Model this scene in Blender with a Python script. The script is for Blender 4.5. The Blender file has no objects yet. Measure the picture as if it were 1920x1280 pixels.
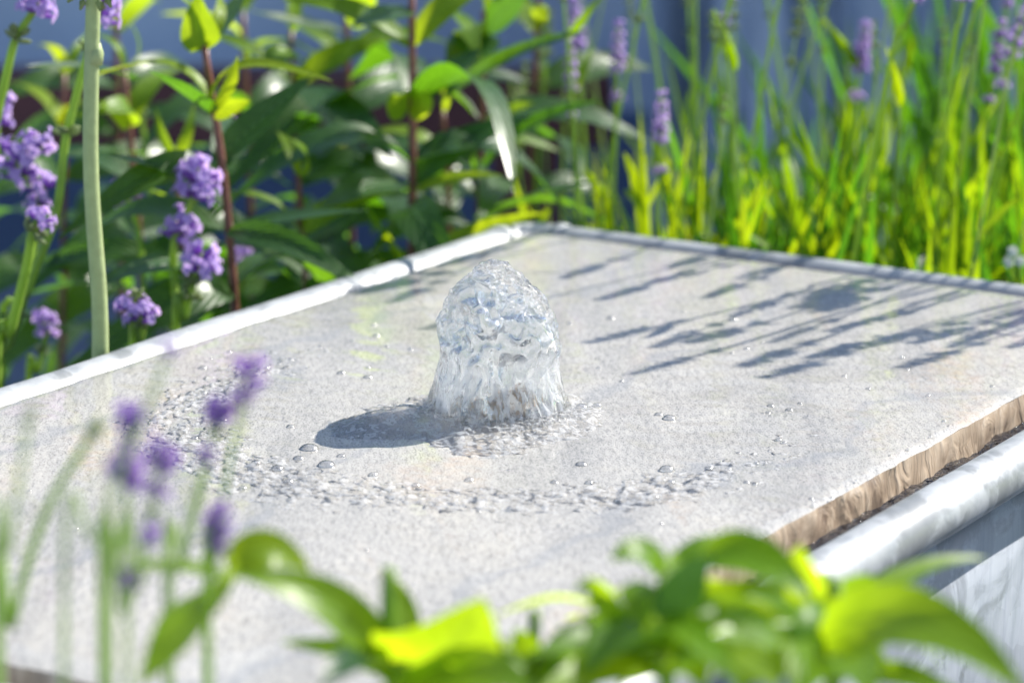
import bpy, bmesh, math, random
import numpy as np
from mathutils import Vector, Matrix, noise
R = math.radians
rng = random.Random(11)

# ------------------------------------------------------------------ camera, world, sun, exposure
scene = bpy.context.scene
C = scene.collection
F = 5600.0                                   # focal length in photograph pixels (105 mm on full frame)
TH = math.atan(1400 / F)                     # downward pitch
CAM = Vector((0.00375, -1.34962, 0.37218))
cd = bpy.data.cameras.new('camera')
cam = bpy.data.objects.new('camera', cd); C.objects.link(cam)
cam.location = CAM; cam.rotation_euler = (math.pi / 2 - TH, 0, 0)
cd.sensor_width = 36; cd.lens = 105; cd.clip_start = 0.02; cd.clip_end = 500
cd.dof.use_dof = True; cd.dof.focus_distance = 1.365; cd.dof.aperture_fstop = 7.0; cd.dof.aperture_blades = 9
scene.camera = cam

SUN_AZ, SUN_EL = 57.0, 39.0                  # azimuth to the right of the view direction
sdir = Vector((math.sin(R(SUN_AZ)) * math.cos(R(SUN_EL)), math.cos(R(SUN_AZ)) * math.cos(R(SUN_EL)), math.sin(R(SUN_EL))))
w = bpy.data.worlds.new('World'); scene.world = w; w.use_nodes = True
nt = w.node_tree; sky = nt.nodes.new('ShaderNodeTexSky'); sky.sky_type = 'NISHITA'; sky.sun_disc = False
sky.sun_elevation = R(SUN_EL); sky.sun_rotation = R(SUN_AZ); sky.air_density = 1.0; sky.dust_density = 0.6; sky.ozone_density = 1.2
bg = nt.nodes['Background']; bg.inputs[1].default_value = 0.10; nt.links.new(sky.outputs[0], bg.inputs[0])
ld = bpy.data.lights.new('sun', 'SUN'); ld.energy = 4.9; ld.angle = R(0.5); ld.color = (1.0, 0.955, 0.88)
sun = bpy.data.objects.new('sun', ld); C.objects.link(sun)
sun.rotation_euler = (-sdir).to_track_quat('-Z', 'Y').to_euler(); sun.location = sdir * 8
scene.view_settings.view_transform = 'Standard'; scene.view_settings.look = 'None'
scene.view_settings.exposure = 0.93; scene.view_settings.gamma = 1
cy = scene.cycles
cy.max_bounces = 18; cy.transmission_bounces = 16; cy.transparent_max_bounces = 32; cy.glossy_bounces = 6; cy.diffuse_bounces = 4
cy.caustics_refractive = True; cy.caustics_reflective = False; cy.blur_glossy = 0.5
cy.sample_clamp_indirect = 12.0
cy.use_denoising = True

# ------------------------------------------------------------------ pixel helpers (photograph pixels -> points in the place)
FW = Vector((0, math.cos(TH), -math.sin(TH))); UP = Vector((0, math.sin(TH), math.cos(TH))); RT = Vector((1, 0, 0))
def ray(x, y): return RT * ((x - 960) / F) + UP * ((640 - y) / F) + FW
def G(x, y, z=0.0):
    r = ray(x, y); return CAM + r * ((z - CAM.z) / r.z)
def P(x, y, d):
    r = ray(x, y); return CAM + r * (d / r.y)
AL = R(32.5)
U = Vector((-math.sin(AL), -math.cos(AL), 0)); V = Vector((math.cos(AL), -math.sin(AL), 0))   # trough axes: along, across
def UV(u, v, z=0.0): return U * u + V * v + Vector((0, 0, z))

# ------------------------------------------------------------------ object helpers
def tag(o, label=None, cat=None, group=None, kind=None):
    if label: o['label'] = label
    if cat: o['category'] = cat
    if group: o['group'] = group
    if kind: o['kind'] = kind
    return o
def mesh(name, verts, faces, mat, parent=None, smooth=True, uvs=None):
    me = bpy.data.meshes.new(name)
    me.from_pydata([tuple(v) for v in verts], [], faces)
    if smooth: me.polygons.foreach_set('use_smooth', [True] * len(me.polygons))
    if uvs is not None:
        ul = me.uv_layers.new(name='UVMap')
        li = [0] * len(me.loops); me.loops.foreach_get('vertex_index', li)
        fl = []
        for i in li: fl.extend(uvs[i])
        ul.data.foreach_set('uv', fl)
    me.update()
    o = bpy.data.objects.new(name, me); C.objects.link(o)
    if mat: me.materials.append(mat)
    if parent: o.parent = parent; o.matrix_parent_inverse = Matrix.Translation(-parent.location)
    return o
def inst(name, me, mat4, parent):
    o = bpy.data.objects.new(name, me); C.objects.link(o)
    o.parent = parent; o.matrix_parent_inverse = Matrix.Translation(-parent.location)
    o.matrix_basis = mat4
    return o
def empty(name, loc):
    o = bpy.data.objects.new(name, None); C.objects.link(o); o.location = loc; o.empty_display_size = 0.02
    return o
class MB:
    def __init__(s): s.v = []; s.f = []; s.uv = []
    def add(s, vs, fs, uvs=None):
        b = len(s.v); s.v += [Vector(p) for p in vs]; s.f += [tuple(i + b for i in f) for f in fs]
        s.uv += uvs if uvs else [(0, 0)] * len(vs)
    def box(s, lo, hi, M=None):
        x0, y0, z0 = lo; x1, y1, z1 = hi
        vs = [Vector(p) for p in ((x0,y0,z0),(x1,y0,z0),(x1,y1,z0),(x0,y1,z0),(x0,y0,z1),(x1,y0,z1),(x1,y1,z1),(x0,y1,z1))]
        if M: vs = [M @ p for p in vs]
        s.add(vs, [(3,2,1,0),(4,5,6,7),(0,1,5,4),(1,2,6,5),(2,3,7,6),(3,0,4,7)])
    def tube(s, pts, rads, n=8, caps=True, rib=0.0):
        pts = [Vector(p) for p in pts]; N = len(pts); vs = []; uv = []
        ref = Vector((0.31, 0.9, 0.2)).normalized()
        for i, p in enumerate(pts):
            t = (pts[min(i + 1, N - 1)] - pts[max(i - 1, 0)]).normalized()
            a = (ref - t * ref.dot(t)); a = a.normalized() if a.length > 1e-4 else t.orthogonal().normalized()
            b = t.cross(a); r = rads[i] if hasattr(rads, '__len__') else rads
            for k in range(n):
                q = 2 * math.pi * k / n; rr = r * (1 + (rib if k % 2 else -rib))
                vs.append(p + a * (math.cos(q) * rr) + b * (math.sin(q) * rr)); uv.append((k / n, i / max(1, N - 1)))
        fs = [(i*n+k, i*n+(k+1)%n, (i+1)*n+(k+1)%n, (i+1)*n+k) for i in range(N-1) for k in range(n)]
        if caps: fs += [tuple(range(n - 1, -1, -1)), tuple((N-1)*n + k for k in range(n))]
        s.add(vs, fs, uv)
    def build(s, name, mat, parent=None, smooth=True): return mesh(name, s.v, s.f, mat, parent, smooth, s.uv)
def bez(p0, p1, p2, n):
    p0, p1, p2 = Vector(p0), Vector(p1), Vector(p2)
    return [p0*(1-t)**2 + p1*2*t*(1-t) + p2*t*t for t in (i/(n-1) for i in range(n))]
def smooth_path(pts, n):
    pts = [Vector(p) for p in pts]
    if len(pts) == 2: return [pts[0].lerp(pts[1], i/(n-1)) for i in range(n)]
    q = [pts[0]*2 - pts[1]] + pts + [pts[-1]*2 - pts[-2]]; out = []; m = len(pts) - 1
    for i in range(n):
        s = i/(n-1)*m; k = min(int(s), m-1); t = s-k
        a, b, c, d = q[k], q[k+1], q[k+2], q[k+3]
        out.append(0.5*((2*b) + (c-a)*t + (2*a-5*b+4*c-d)*t*t + (3*b-a-3*c+d)*t**3))
    return out

# ------------------------------------------------------------------ material helpers
class NT:
    def __init__(s, name):
        s.m = bpy.data.materials.new(name); s.m.use_nodes = True; s.t = s.m.node_tree
        s.t.nodes.clear(); s.out = s.n('ShaderNodeOutputMaterial')
    def n(s, typ, **kw):
        nd = s.t.nodes.new(typ)
        for k, v in kw.items():
            if k.startswith('i_'):
                key = k[2:]; key = int(key) if key.isdigit() else key.replace('_', ' ')
                if hasattr(v, 'outputs'): s.t.links.new(v.outputs[0], nd.inputs[key])
                elif isinstance(v, bpy.types.NodeSocket): s.t.links.new(v, nd.inputs[key])
                else: nd.inputs[key].default_value = v
            else: setattr(nd, k, v)
        return nd
    def coord(s, scale=(1,1,1), kind='Object', rot=(0,0,0)):
        tc = s.n('ShaderNodeTexCoord'); mp = s.n('ShaderNodeMapping'); s.t.links.new(tc.outputs[kind], mp.inputs[0])
        mp.inputs['Scale'].default_value = scale; mp.inputs['Rotation'].default_value = rot; return mp
    def noise(s, co, scale, detail=4, rough=0.55, dist=0.0):
        return s.n('ShaderNodeTexNoise', i_Vector=co, i_Scale=scale, i_Detail=detail, i_Roughness=rough, i_Distortion=dist)
    def ramp(s, fac, stops):
        r = s.n('ShaderNodeValToRGB', i_0=fac); e = r.color_ramp.elements
        while len(e) < len(stops): e.new(0.5)
        for k, (p, c) in zip(e, stops): k.position = p; k.color = (*c, 1) if len(c) == 3 else c
        return r
    def mix(s, fac, a, b, typ='MIX'):
        m = s.n('ShaderNodeMix', data_type='RGBA', blend_type=typ)
        for idx, v in ((0, fac), (6, a), (7, b)):
            if hasattr(v, 'outputs'): s.t.links.new(v.outputs[2] if v.bl_idname == 'ShaderNodeMix' else v.outputs[0], m.inputs[idx])
            elif isinstance(v, bpy.types.NodeSocket): s.t.links.new(v, m.inputs[idx])
            else: m.inputs[idx].default_value = v if idx == 0 else ((*v, 1) if len(v) == 3 else v)
        return m.outputs[2]
    def bump(s, h, strength, dist, normal=None):
        b = s.n('ShaderNodeBump', i_Height=h, i_Strength=strength, i_Distance=dist)
        if normal: s.t.links.new(normal.outputs[0], b.inputs['Normal'])
        return b
    def done(s, sh):
        s.t.links.new(sh.outputs[0], s.out.inputs[0]); return s.m
def math_n(k, op, a, b=0.0, clamp=False): return k.n('ShaderNodeMath', operation=op, use_clamp=clamp, i_0=a, i_1=b)

def leaf_mat(name, top, trans, tmix=0.45, rough=0.38, vein=30.0, coat=0.25, vstr=0.35):
    k = NT(name); uv = k.coord(kind='UV')
    sx = k.n('ShaderNodeSeparateXYZ', i_0=uv)
    ax = math_n(k, 'ABSOLUTE', math_n(k, 'SUBTRACT', sx.outputs[0], 0.5))
    slant = math_n(k, 'SUBTRACT', sx.outputs[1], math_n(k, 'MULTIPLY', ax, 0.55))
    wv = math_n(k, 'SINE', math_n(k, 'MULTIPLY', slant, vein * 6.283))
    mid = math_n(k, 'SUBTRACT', 1.0, math_n(k, 'MULTIPLY', ax, 14.0), True)
    oi = k.n('ShaderNodeObjectInfo')
    var = k.ramp(oi.outputs['Random'], [(0.0, (0.75, 0.85, 0.7)), (0.5, (1, 1, 1)), (1.0, (1.25, 1.08, 0.8))])
    nz = k.noise(k.coord((1,1,1)), 90, 3)
    nv = k.ramp(k.noise(k.coord((1,1,1)), 45, 5, 0.6), [(0.3, (0.66, 0.72, 0.6)), (0.7, (1.18, 1.12, 1.1))])
    c1 = k.mix(1.0, k.mix(1.0, top, var, 'MULTIPLY'), nv, 'MULTIPLY')
    c1 = k.mix(math_n(k, 'MULTIPLY', mid, 0.5), c1, tuple(min(1, x*1.8+0.03) for x in top))
    c2 = k.mix(1.0, k.mix(1.0, trans, var, 'MULTIPLY'), nv, 'MULTIPLY')
    c2 = k.mix(math_n(k, 'MULTIPLY', mid, 0.45), c2, tuple(x*0.5 for x in trans))
    h = math_n(k, 'ADD', math_n(k, 'MULTIPLY', wv, 0.35), math_n(k, 'MULTIPLY', mid, 1.2))
    b = k.bump(h, vstr, 0.0006, k.bump(nz, 0.2, 0.001))
    pr = k.n('ShaderNodeBsdfPrincipled', i_Roughness=rough, i_Normal=b); k.t.links.new(c1, pr.inputs['Base Color'])
    pr.inputs['Specular IOR Level'].default_value = 0.3
    pr.inputs['Coat Weight'].default_value = coat; pr.inputs['Coat Roughness'].default_value = 0.31
    tr = k.n('ShaderNodeBsdfTranslucent', i_Normal=b); k.t.links.new(c2, tr.inputs[0])
    return k.done(k.n('ShaderNodeMixShader', i_0=tmix, i_1=pr, i_2=tr))
def plain_mat(name, col, var=0.25, rough=0.5, scale=60, trans=None, tmix=0.3, spec=0.5, coat=0.0, metal=0.0):
    k = NT(name); nz = k.noise(k.coord(), scale, 4)
    lo = tuple(max(0, c*(1-var)) for c in col); hi = tuple(min(1, c*(1+var)) for c in col)
    cr = k.ramp(nz, [(0.3, lo), (0.7, hi)])
    pr = k.n('ShaderNodeBsdfPrincipled', i_Roughness=rough, i_Normal=k.bump(nz, 0.25, 0.002)); k.t.links.new(cr.outputs[0], pr.inputs['Base Color'])
    pr.inputs['Specular IOR Level'].default_value = spec; pr.inputs['Coat Weight'].default_value = coat; pr.inputs['Metallic'].default_value = metal
    if trans is None: return k.done(pr)
    tr = k.n('ShaderNodeBsdfTranslucent'); tr.inputs[0].default_value = (*trans, 1)
    return k.done(k.n('ShaderNodeMixShader', i_0=tmix, i_1=pr, i_2=tr))

def slate_mat():
    k = NT('wet_slate'); co = k.coord(rot=(0, 0, R(57)))
    st = k.coord((1, 0.28, 1), rot=(0, 0, R(62)))
    grain = k.noise(k.coord((1, 0.55, 1), rot=(0, 0, R(57))), 1150, 3, 0.75); grain2 = k.noise(st, 420, 5, 0.7); cloud = k.noise(st, 14, 6, 0.62, 0.6)
    c = k.ramp(grain2, [(0.28, (0.255, 0.245, 0.225)), (0.46, (0.425, 0.405, 0.368)), (0.62, (0.50, 0.475, 0.43))])
    sp = k.ramp(grain, [(0.36, (0.30, 0.31, 0.34)), (0.46, (0.98, 0.98, 0.98)), (0.66, (1.10, 1.09, 1.08))])
    c = k.mix(0.8, c, sp, 'MULTIPLY')
    cl = k.ramp(cloud, [(0.3, (0.70, 0.71, 0.73)), (0.52, (1, 1, 1)), (0.75, (1.12, 1.1, 1.06))])
    c = k.mix(1.0, c, cl, 'MULTIPLY')
    ru = k.noise(st, 16, 5, 0.6, 0.4); rf = k.ramp(ru, [(0.56, (0, 0, 0)), (0.74, (0.8, 0.8, 0.8))])
    ru2 = k.noise(co, 160, 3); rf2 = math_n(k, 'MULTIPLY', rf, k.ramp(ru2, [(0.35, (0.1, 0.1, 0.1)), (0.6, (0.75, 0.75, 0.75))]))
    c = k.mix(rf2, c, (0.56, 0.38, 0.24))
    # a few fine darker bedding lines
    wl = k.n('ShaderNodeTexWave', i_Vector=k.coord((1, 1, 1), rot=(0, 0, R(38))), i_Scale=2.2, i_Distortion=6.0, i_Detail=4.0)
    wl.inputs['Detail Scale'].default_value = 3.0
    lf = k.ramp(wl.outputs[1], [(0.0, (1, 1, 1)), (0.035, (0, 0, 0))])
    c = k.mix(math_n(k, 'MULTIPLY', lf, 0.3), c, (0.2, 0.22, 0.25))
    rel = k.noise(st, 60, 6, 0.65)
    b = k.bump(rel, 0.22, 0.002, k.bump(grain2, 0.25, 0.0008))
    # thin film of running water: clear coat over its own small ripples
    f1 = k.noise(k.coord((1, 0.6, 1), rot=(0, 0, R(20))), 55, 4, 0.55, 0.8); f2 = k.noise(co, 330, 2, 0.5, 0.5)
    bf = k.bump(f1, 0.10, 0.002, k.bump(f2, 0.07, 0.0005))
    pr = k.n('ShaderNodeBsdfPrincipled', i_Roughness=0.62, i_Normal=b); k.t.links.new(c, pr.inputs['Base Color'])
    pr.inputs['Coat Weight'].default_value = 1.0; pr.inputs['Coat Roughness'].default_value = 0.035; pr.inputs['Coat IOR'].default_value = 1.33
    k.t.links.new(bf.outputs[0], pr.inputs['Coat Normal'])
    return k.done(pr)
def slate_side_mat():
    k = NT('wet_slate_edge'); co = k.coord(); st = k.coord((1, 1, 0.5), rot=(R(14), R(-9), 0))
    n1 = k.noise(st, 48, 3, 0.5, 2.2); n2 = k.noise(co, 30, 4)
    c = k.ramp(n1, [(0.30, (0.20, 0.14, 0.095)), (0.5, (0.40, 0.30, 0.21)), (0.70, (0.64, 0.52, 0.39))])  # wet brown stone; the broad pale swirls paint caustic light into the colour
    c = k.mix(k.ramp(n2, [(0.4, (0, 0, 0)), (0.65, (0.6, 0.6, 0.6))]), c, (0.52, 0.40, 0.28))
    b = k.bump(n1, 0.65, 0.0035)
    pr = k.n('ShaderNodeBsdfPrincipled', i_Roughness=0.5, i_Normal=b); k.t.links.new(c, pr.inputs['Base Color'])
    pr.inputs['Coat Weight'].default_value = 1.0; pr.inputs['Coat Roughness'].default_value = 0.05; pr.inputs['Coat IOR'].default_value = 1.33
    k.t.links.new(b.outputs[0], pr.inputs['Coat Normal'])
    return k.done(pr)
def galv_mat(name, base, rough, metal, streak=True):
    k = NT(name); co = k.coord()
    vo = k.n('ShaderNodeTexVoronoi', i_Vector=co, i_Scale=75.0)
    sp = k.ramp(vo.outputs['Color'], [(0.0, tuple(c*0.86 for c in base)), (1.0, tuple(min(1, c*1.1) for c in base))])
    n1 = k.noise(k.coord((1, 1, 0.10 if streak else 1.0)), 70, 6, 0.65, 0.3)
    c = k.mix(0.75, sp, k.ramp(n1, [(0.3, (0.62, 0.65, 0.70)), (0.5, (0.98, 0.98, 1)), (0.7, (1.12, 1.12, 1.12))]), 'MULTIPLY')
    n2 = k.noise(co, 22, 5, 0.6, 0.8)
    c = k.mix(k.ramp(n2, [(0.53, (0, 0, 0)), (0.60, (0.8, 0.8, 0.8))]), c, tuple(x*0.55 for x in base))
    n3 = k.noise(co, 380, 2)
    c = k.mix(k.ramp(n3, [(0.72, (0, 0, 0)), (0.76, (0.7, 0.7, 0.7))]), c, (0.16, 0.14, 0.12))
    pr = k.n('ShaderNodeBsdfPrincipled', i_Metallic=metal, i_Normal=k.bump(n1, 0.2, 0.001)); k.t.links.new(c, pr.inputs['Base Color'])
    rr = k.ramp(n2, [(0.35, (rough,)*3), (0.65, (rough*0.55,)*3)]); k.t.links.new(rr.outputs[0], pr.inputs['Roughness'])
    return k.done(pr)
def water_mat(name, clear=0.35, rough=0.0, bscale=None, bstr=0.3, air=0.0, air_scale=120, zfade=None, shine=0.0, film_ior=1.333):
    """clear water: refracting body, a thin see-through film share, and a share of fine trapped air that scatters light"""
    k = NT(name); co = k.coord()
    gl = k.n('ShaderNodeBsdfGlass', i_Roughness=rough, i_IOR=1.333); gl.inputs[0].default_value = (0.985, 0.995, 1.0, 1)
    gs = k.n('ShaderNodeBsdfGlossy', i_Roughness=0.2)
    if bscale:
        b = k.bump(k.noise(co, bscale, 3, 0.5, 0.6), bstr, 0.0012)
        for q in (gl, gs): k.t.links.new(b.outputs[0], q.inputs['Normal'])
    tr = k.n('ShaderNodeBsdfTransparent')
    fr = k.n('ShaderNodeFresnel', i_IOR=film_ior)
    if shine: fr = math_n(k, 'ADD', fr, shine, True)
    thin = k.n('ShaderNodeMixShader', i_0=fr, i_1=tr, i_2=gs)
    sh = k.n('ShaderNodeMixShader', i_0=clear, i_1=gl, i_2=thin)
    if air:
        f = k.ramp(k.noise(k.coord((1, 1, 0.45)), air_scale, 4, 0.65, 0.8), [(0.47, (0.0,)*3), (0.56, (air,)*3)])
        fac = f
        if zfade:
            sx = k.n('ShaderNodeSeparateXYZ', i_0=co)
            mr = k.n('ShaderNodeMapRange', i_0=sx.outputs[2], i_1=zfade[0], i_2=zfade[1], i_3=1.0, i_4=0.22)
            fac = math_n(k, 'MULTIPLY', f, mr)
        df = k.n('ShaderNodeBsdfDiffuse'); df.inputs[0].default_value = (0.97, 0.98, 1.0, 1)
        tl = k.n('ShaderNodeBsdfTranslucent'); tl.inputs[0].default_value = (0.97, 0.98, 1.0, 1)
        fo = k.n('ShaderNodeMixShader', i_0=0.5, i_1=df, i_2=tl)
        sh = k.n('ShaderNodeMixShader', i_0=fac, i_1=sh, i_2=fo)
    return k.done(sh)

M = {}
M['slate'] = slate_mat(); M['slate_edge'] = slate_side_mat()
M['rim'] = galv_mat('galvanised_rim', (0.39, 0.405, 0.41), 0.6, 0.12, False)
M['galv'] = galv_mat('galvanised_sheet', (0.28, 0.305, 0.345), 0.55, 0.25)
M['water'] = water_mat('jet_water', 0.20, 0.01, 300, 0.45, 0.6, 170, (0.006, 0.036), 0.03)
M['cavity'] = water_mat('inner_water', 0.24, 0.01, 300, 0.55, 0.7, 190, (0.006, 0.036), 0.03)
M['splash'] = water_mat('splash_water', 0.90, 0.02, 420, 0.45, 0.45, 280, None, 0.04, 1.22)
M['bead'] = water_mat('bead_water', 0.96, 0.03, None, 0.3, 0.0, 120, None, 0.22, 1.2)
k = NT('dark_water'); pr = k.n('ShaderNodeBsdfPrincipled', i_Roughness=0.04, i_Normal=k.bump(k.noise(k.coord(), 170, 3, 0.6, 1.0), 0.9, 0.006)); pr.inputs['Base Color'].default_value = (0.006, 0.006, 0.012, 1); M['pool'] = k.done(pr)
M['leaf_dark'] = leaf_mat('perennial_leaf', (0.028, 0.08, 0.02), (0.20, 0.50, 0.012), 0.38, 0.42, 11, 0.55, 0.8)
M['leaf_young'] = leaf_mat('young_leaf', (0.17, 0.30, 0.02), (0.52, 0.70, 0.02), 0.55, 0.42, 11, 0.15)
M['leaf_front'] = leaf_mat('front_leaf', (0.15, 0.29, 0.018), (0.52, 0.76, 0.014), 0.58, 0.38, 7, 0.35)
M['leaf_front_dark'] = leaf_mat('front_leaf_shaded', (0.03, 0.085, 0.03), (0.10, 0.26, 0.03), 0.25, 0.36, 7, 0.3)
M['blade'] = leaf_mat('lavender_blade', (0.12, 0.25, 0.015), (0.48, 0.70, 0.008), 0.55, 0.42, 3, 0.1, 0.1)
M['blade_deep'] = leaf_mat('deep_green_blade', (0.04, 0.12, 0.02), (0.16, 0.44, 0.012), 0.5, 0.42, 3, 0.15, 0.1)
M['stem_red'] = plain_mat('reddish_stem', (0.22, 0.085, 0.06), 0.35, 0.4, 90)
M['stem_green'] = plain_mat('green_stem', (0.27, 0.42, 0.07), 0.2, 0.45, 120, (0.6, 0.8, 0.08), 0.4)
M['stem_pale'] = plain_mat('pale_stem', (0.40, 0.50, 0.22), 0.15, 0.5, 150, (0.6, 0.75, 0.25), 0.4)
M['stalk'] = plain_mat('hollow_stalk', (0.42, 0.50, 0.24), 0.1, 0.5, 200, (0.5, 0.62, 0.25), 0.22)
M['purple'] = plain_mat('lavender_floret', (0.58, 0.43, 0.80), 0.25, 0.55, 300, (0.78, 0.56, 0.95), 0.5)
M['purple_deep'] = plain_mat('lavender_floret_deep', (0.30, 0.16, 0.52), 0.3, 0.55, 300, (0.55, 0.28, 0.8), 0.45)
M['bud'] = plain_mat('green_bud', (0.24, 0.30, 0.13), 0.25, 0.55, 300, (0.5, 0.6, 0.2), 0.35)
M['white_petal'] = plain_mat('white_petal', (0.8, 0.8, 0.78), 0.05, 0.5, 100, (0.8, 0.8, 0.75), 0.3)
M['soil'] = plain_mat('soil', (0.055, 0.042, 0.032), 0.5, 0.9, 40)
M['paving'] = plain_mat('paving', (0.20, 0.225, 0.29), 0.2, 0.85, 9)
M['render'] = plain_mat('painted_render', (0.60, 0.68, 0.86), 0.28, 0.8, 2.2)
k = NT('painted_board'); nz = k.noise(k.coord((9, 1, 0.9)), 1.3, 5, 0.7); cr_ = k.ramp(nz, [(0.32, (0.03, 0.045, 0.07)), (0.5, (0.25, 0.32, 0.46)), (0.66, (0.62, 0.68, 0.78))])
pr = k.n('ShaderNodeBsdfPrincipled', i_Roughness=0.7); k.t.links.new(cr_.outputs[0], pr.inputs['Base Color']); M['board'] = k.done(pr)
M['timber'] = plain_mat('dark_red_timber', (0.10, 0.028, 0.030), 0.3, 0.55, 20)
M['shade_strip'] = plain_mat('navy_wall_shade', (0.10, 0.15, 0.27), 0.1, 0.8, 5)  # navy colour stands in for the deep shade at the wall foot
M['steel'] = plain_mat('dark_steel', (0.05, 0.05, 0.055), 0.2, 0.5, 40, metal=0.6)

# ------------------------------------------------------------------ ground, bed, wall, fence, bench
GZ = -0.50
def structure(o, kind='structure'): o['kind'] = kind; return o
nx = [-60, -30, -14, -7] + [i*0.5 for i in range(-9, 10)] + [7, 14, 30, 60]
vs = [(x, y, GZ + 0.006*noise.noise((x*2, y*2, 0))) for y in nx for x in nx]; n_ = len(nx)
structure(mesh('ground', vs, [(j*n_+i, j*n_+i+1, (j+1)*n_+i+1, (j+1)*n_+i) for j in range(n_-1) for i in range(n_-1)], M['paving']))
def bed(name, us, vs_, top, bumps):
    m = MB(); nu, nv = 36, 44; vv = []
    for i in range(nu):
        for j in range(nv):
            a, b = i/(nu-1), j/(nv-1); e = min(a, 1-a, b, 1-b)*7
            z = GZ - 0.02 + (top - GZ + 0.02)*min(1, e) + (bumps*noise.noise((a*30, b*40, top)) if e > 0.3 else 0)
            vv.append(UV(us[0]+(us[1]-us[0])*a, vs_[0]+(vs_[1]-vs_[0])*b, z))
    m.add(vv, [(i*nv+j, (i+1)*nv+j, (i+1)*nv+j+1, i*nv+j+1) for i in range(nu-1) for j in range(nv-1)])
    structure(m.build(name, M['soil']))
bed('soil_bed', (-1.35, -0.41), (-0.35, 1.6), -0.21, 0.03)

WY = 2.62
m = MB(); m.box((-5.0, WY, GZ-0.1), (7.0, WY+0.22, 1.05)); wl = m.build('garden_wall', M['render'], None, False)
m = MB(); m.box((-5.04, WY-0.04, 1.052), (7.04, WY+0.26, 1.10)); m.build('coping', M['paving'], wl, False)
m = MB(); m.box((-5.0, WY-0.03, GZ-0.1), (7.0, WY-0.001, -0.30)); m.build('shade_strip', M['shade_strip'], wl, False)  # dark strip added to paint in the shade low on the wall
tag(wl, 'long smooth blue grey painted wall in shade behind the whole garden', 'wall')
fe = empty('board_fence', (0.2, 1.95, GZ))
m = MB(); x = 0.16; i = 0
while x < 3.4:
    wd = 0.085 + 0.02*rng.random()
    m.box((x, 1.95 + 0.004*rng.random(), GZ+0.05), (x+wd, 1.968, 0.52 + 0.01*rng.random())); x += wd + 0.012 + (0.02 if i % 5 == 4 else 0); i += 1
m.build('boards', M['board'], fe, False)
for z in (-0.3, 0.3):
    m = MB(); m.box((0.15, 1.972, z), (3.45, 2.0, z+0.07)); m.build('rail', M['board'], fe, False)
for x in (0.3, 1.8, 3.3):
    m = MB(); m.box((x, 2.003, GZ-0.02), (x+0.07, 2.07, 0.5)); m.build('post', M['board'], fe, False)
tag(fe, 'upright grey boards of a fence behind the grassy lavender bed', 'fence')
be = empty('knee_rail', (-0.9, 2.08, GZ))
m = MB(); m.box((-2.6, 2.03, -0.245), (0.12, 2.11, -0.160)); o = m.build('beam', M['timber'], be, False)
bv = o.modifiers.new('bevel', 'BEVEL'); bv.width = 0.006; bv.segments = 2
for x in (-2.4, -1.2, -0.02):
    m = MB(); m.box((x, 2.04, GZ), (x+0.08, 2.10, -0.2455)); m.build('post', M['timber'], be, False)
tag(be, 'low dark red timber rail in shade beyond the leafy plants', 'rail')

# ------------------------------------------------------------------ galvanised trough with the slate slab in it
SV0, SV1, SU0, SU1 = -0.210, 0.190, -0.359, 0.377
RV0, RV1, RU0, RU1 = SV0-0.016, SV1+0.032, SU0-0.016, SU1+0.024
RZ, RR = -0.0106, 0.0118
tr = empty('metal_trough', UV((RU0+RU1)/2, (RV0+RV1)/2, GZ))
cr = 0.018
def rim_path():
    pts = []
    for (uc, vc, a0) in ((RU1-cr, RV1-cr, 0), (RU0+cr, RV1-cr, 90), (RU0+cr, RV0+cr, 180), (RU1-cr, RV0+cr, 270)):
        for j in range(7):
            a = R(a0 + 15*j); pts.append((uc + cr*math.cos(a), vc + cr*math.sin(a)))
    out = []
    for i in range(len(pts)):
        a, b = pts[i], pts[(i+1) % len(pts)]; L = math.dist(a, b); s = max(1, int(L/0.012))
        out += [(a[0]+(b[0]-a[0])*q/s, a[1]+(b[1]-a[1])*q/s) for q in range(s)]
    return out
def profile_loop(prof, path, name, mat, wob=0.0, closed=True):
    N = len(path); vs = []; K = len(prof)
    for i in range(N):
        p, q = Vector(path[i-1]), Vector(path[(i+1) % N]); t = (q-p).normalized(); nrm = Vector((t.y, -t.x))
        ctr = Vector(path[i])
        if nrm.dot(ctr) < 0: nrm = -nrm
        for (o, z) in prof:
            d = wob*noise.noise((ctr.x*9, ctr.y*9, z*20))
            vs.append(UV(ctr.x + nrm.x*(o+d), ctr.y + nrm.y*(o+d), z + d*0.5))
    fs = [(i*K+j, ((i+1) % N)*K+j, ((i+1) % N)*K+(j+1) % K, i*K+(j+1) % K) for i in range(N) for j in range(K if closed else K-1)]
    o = mesh(name, vs, fs, mat, tr)
    return o
ring = [(RR*math.cos(2*math.pi*j/20), RZ + RR*math.sin(2*math.pi*j/20)) for j in range(20)]
path = rim_path()
profile_loop(ring, path, 'rim', M['rim'], 0.0009)
profile_loop([(-0.0105, RZ-0.008), (-0.0110, -0.2), (-0.0115, GZ+0.004), (-0.0135, GZ+0.004), (-0.0130, -0.2), (-0.0125, RZ-0.008)], path, 'side_panel', M['galv'], 0.0012)
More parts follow.
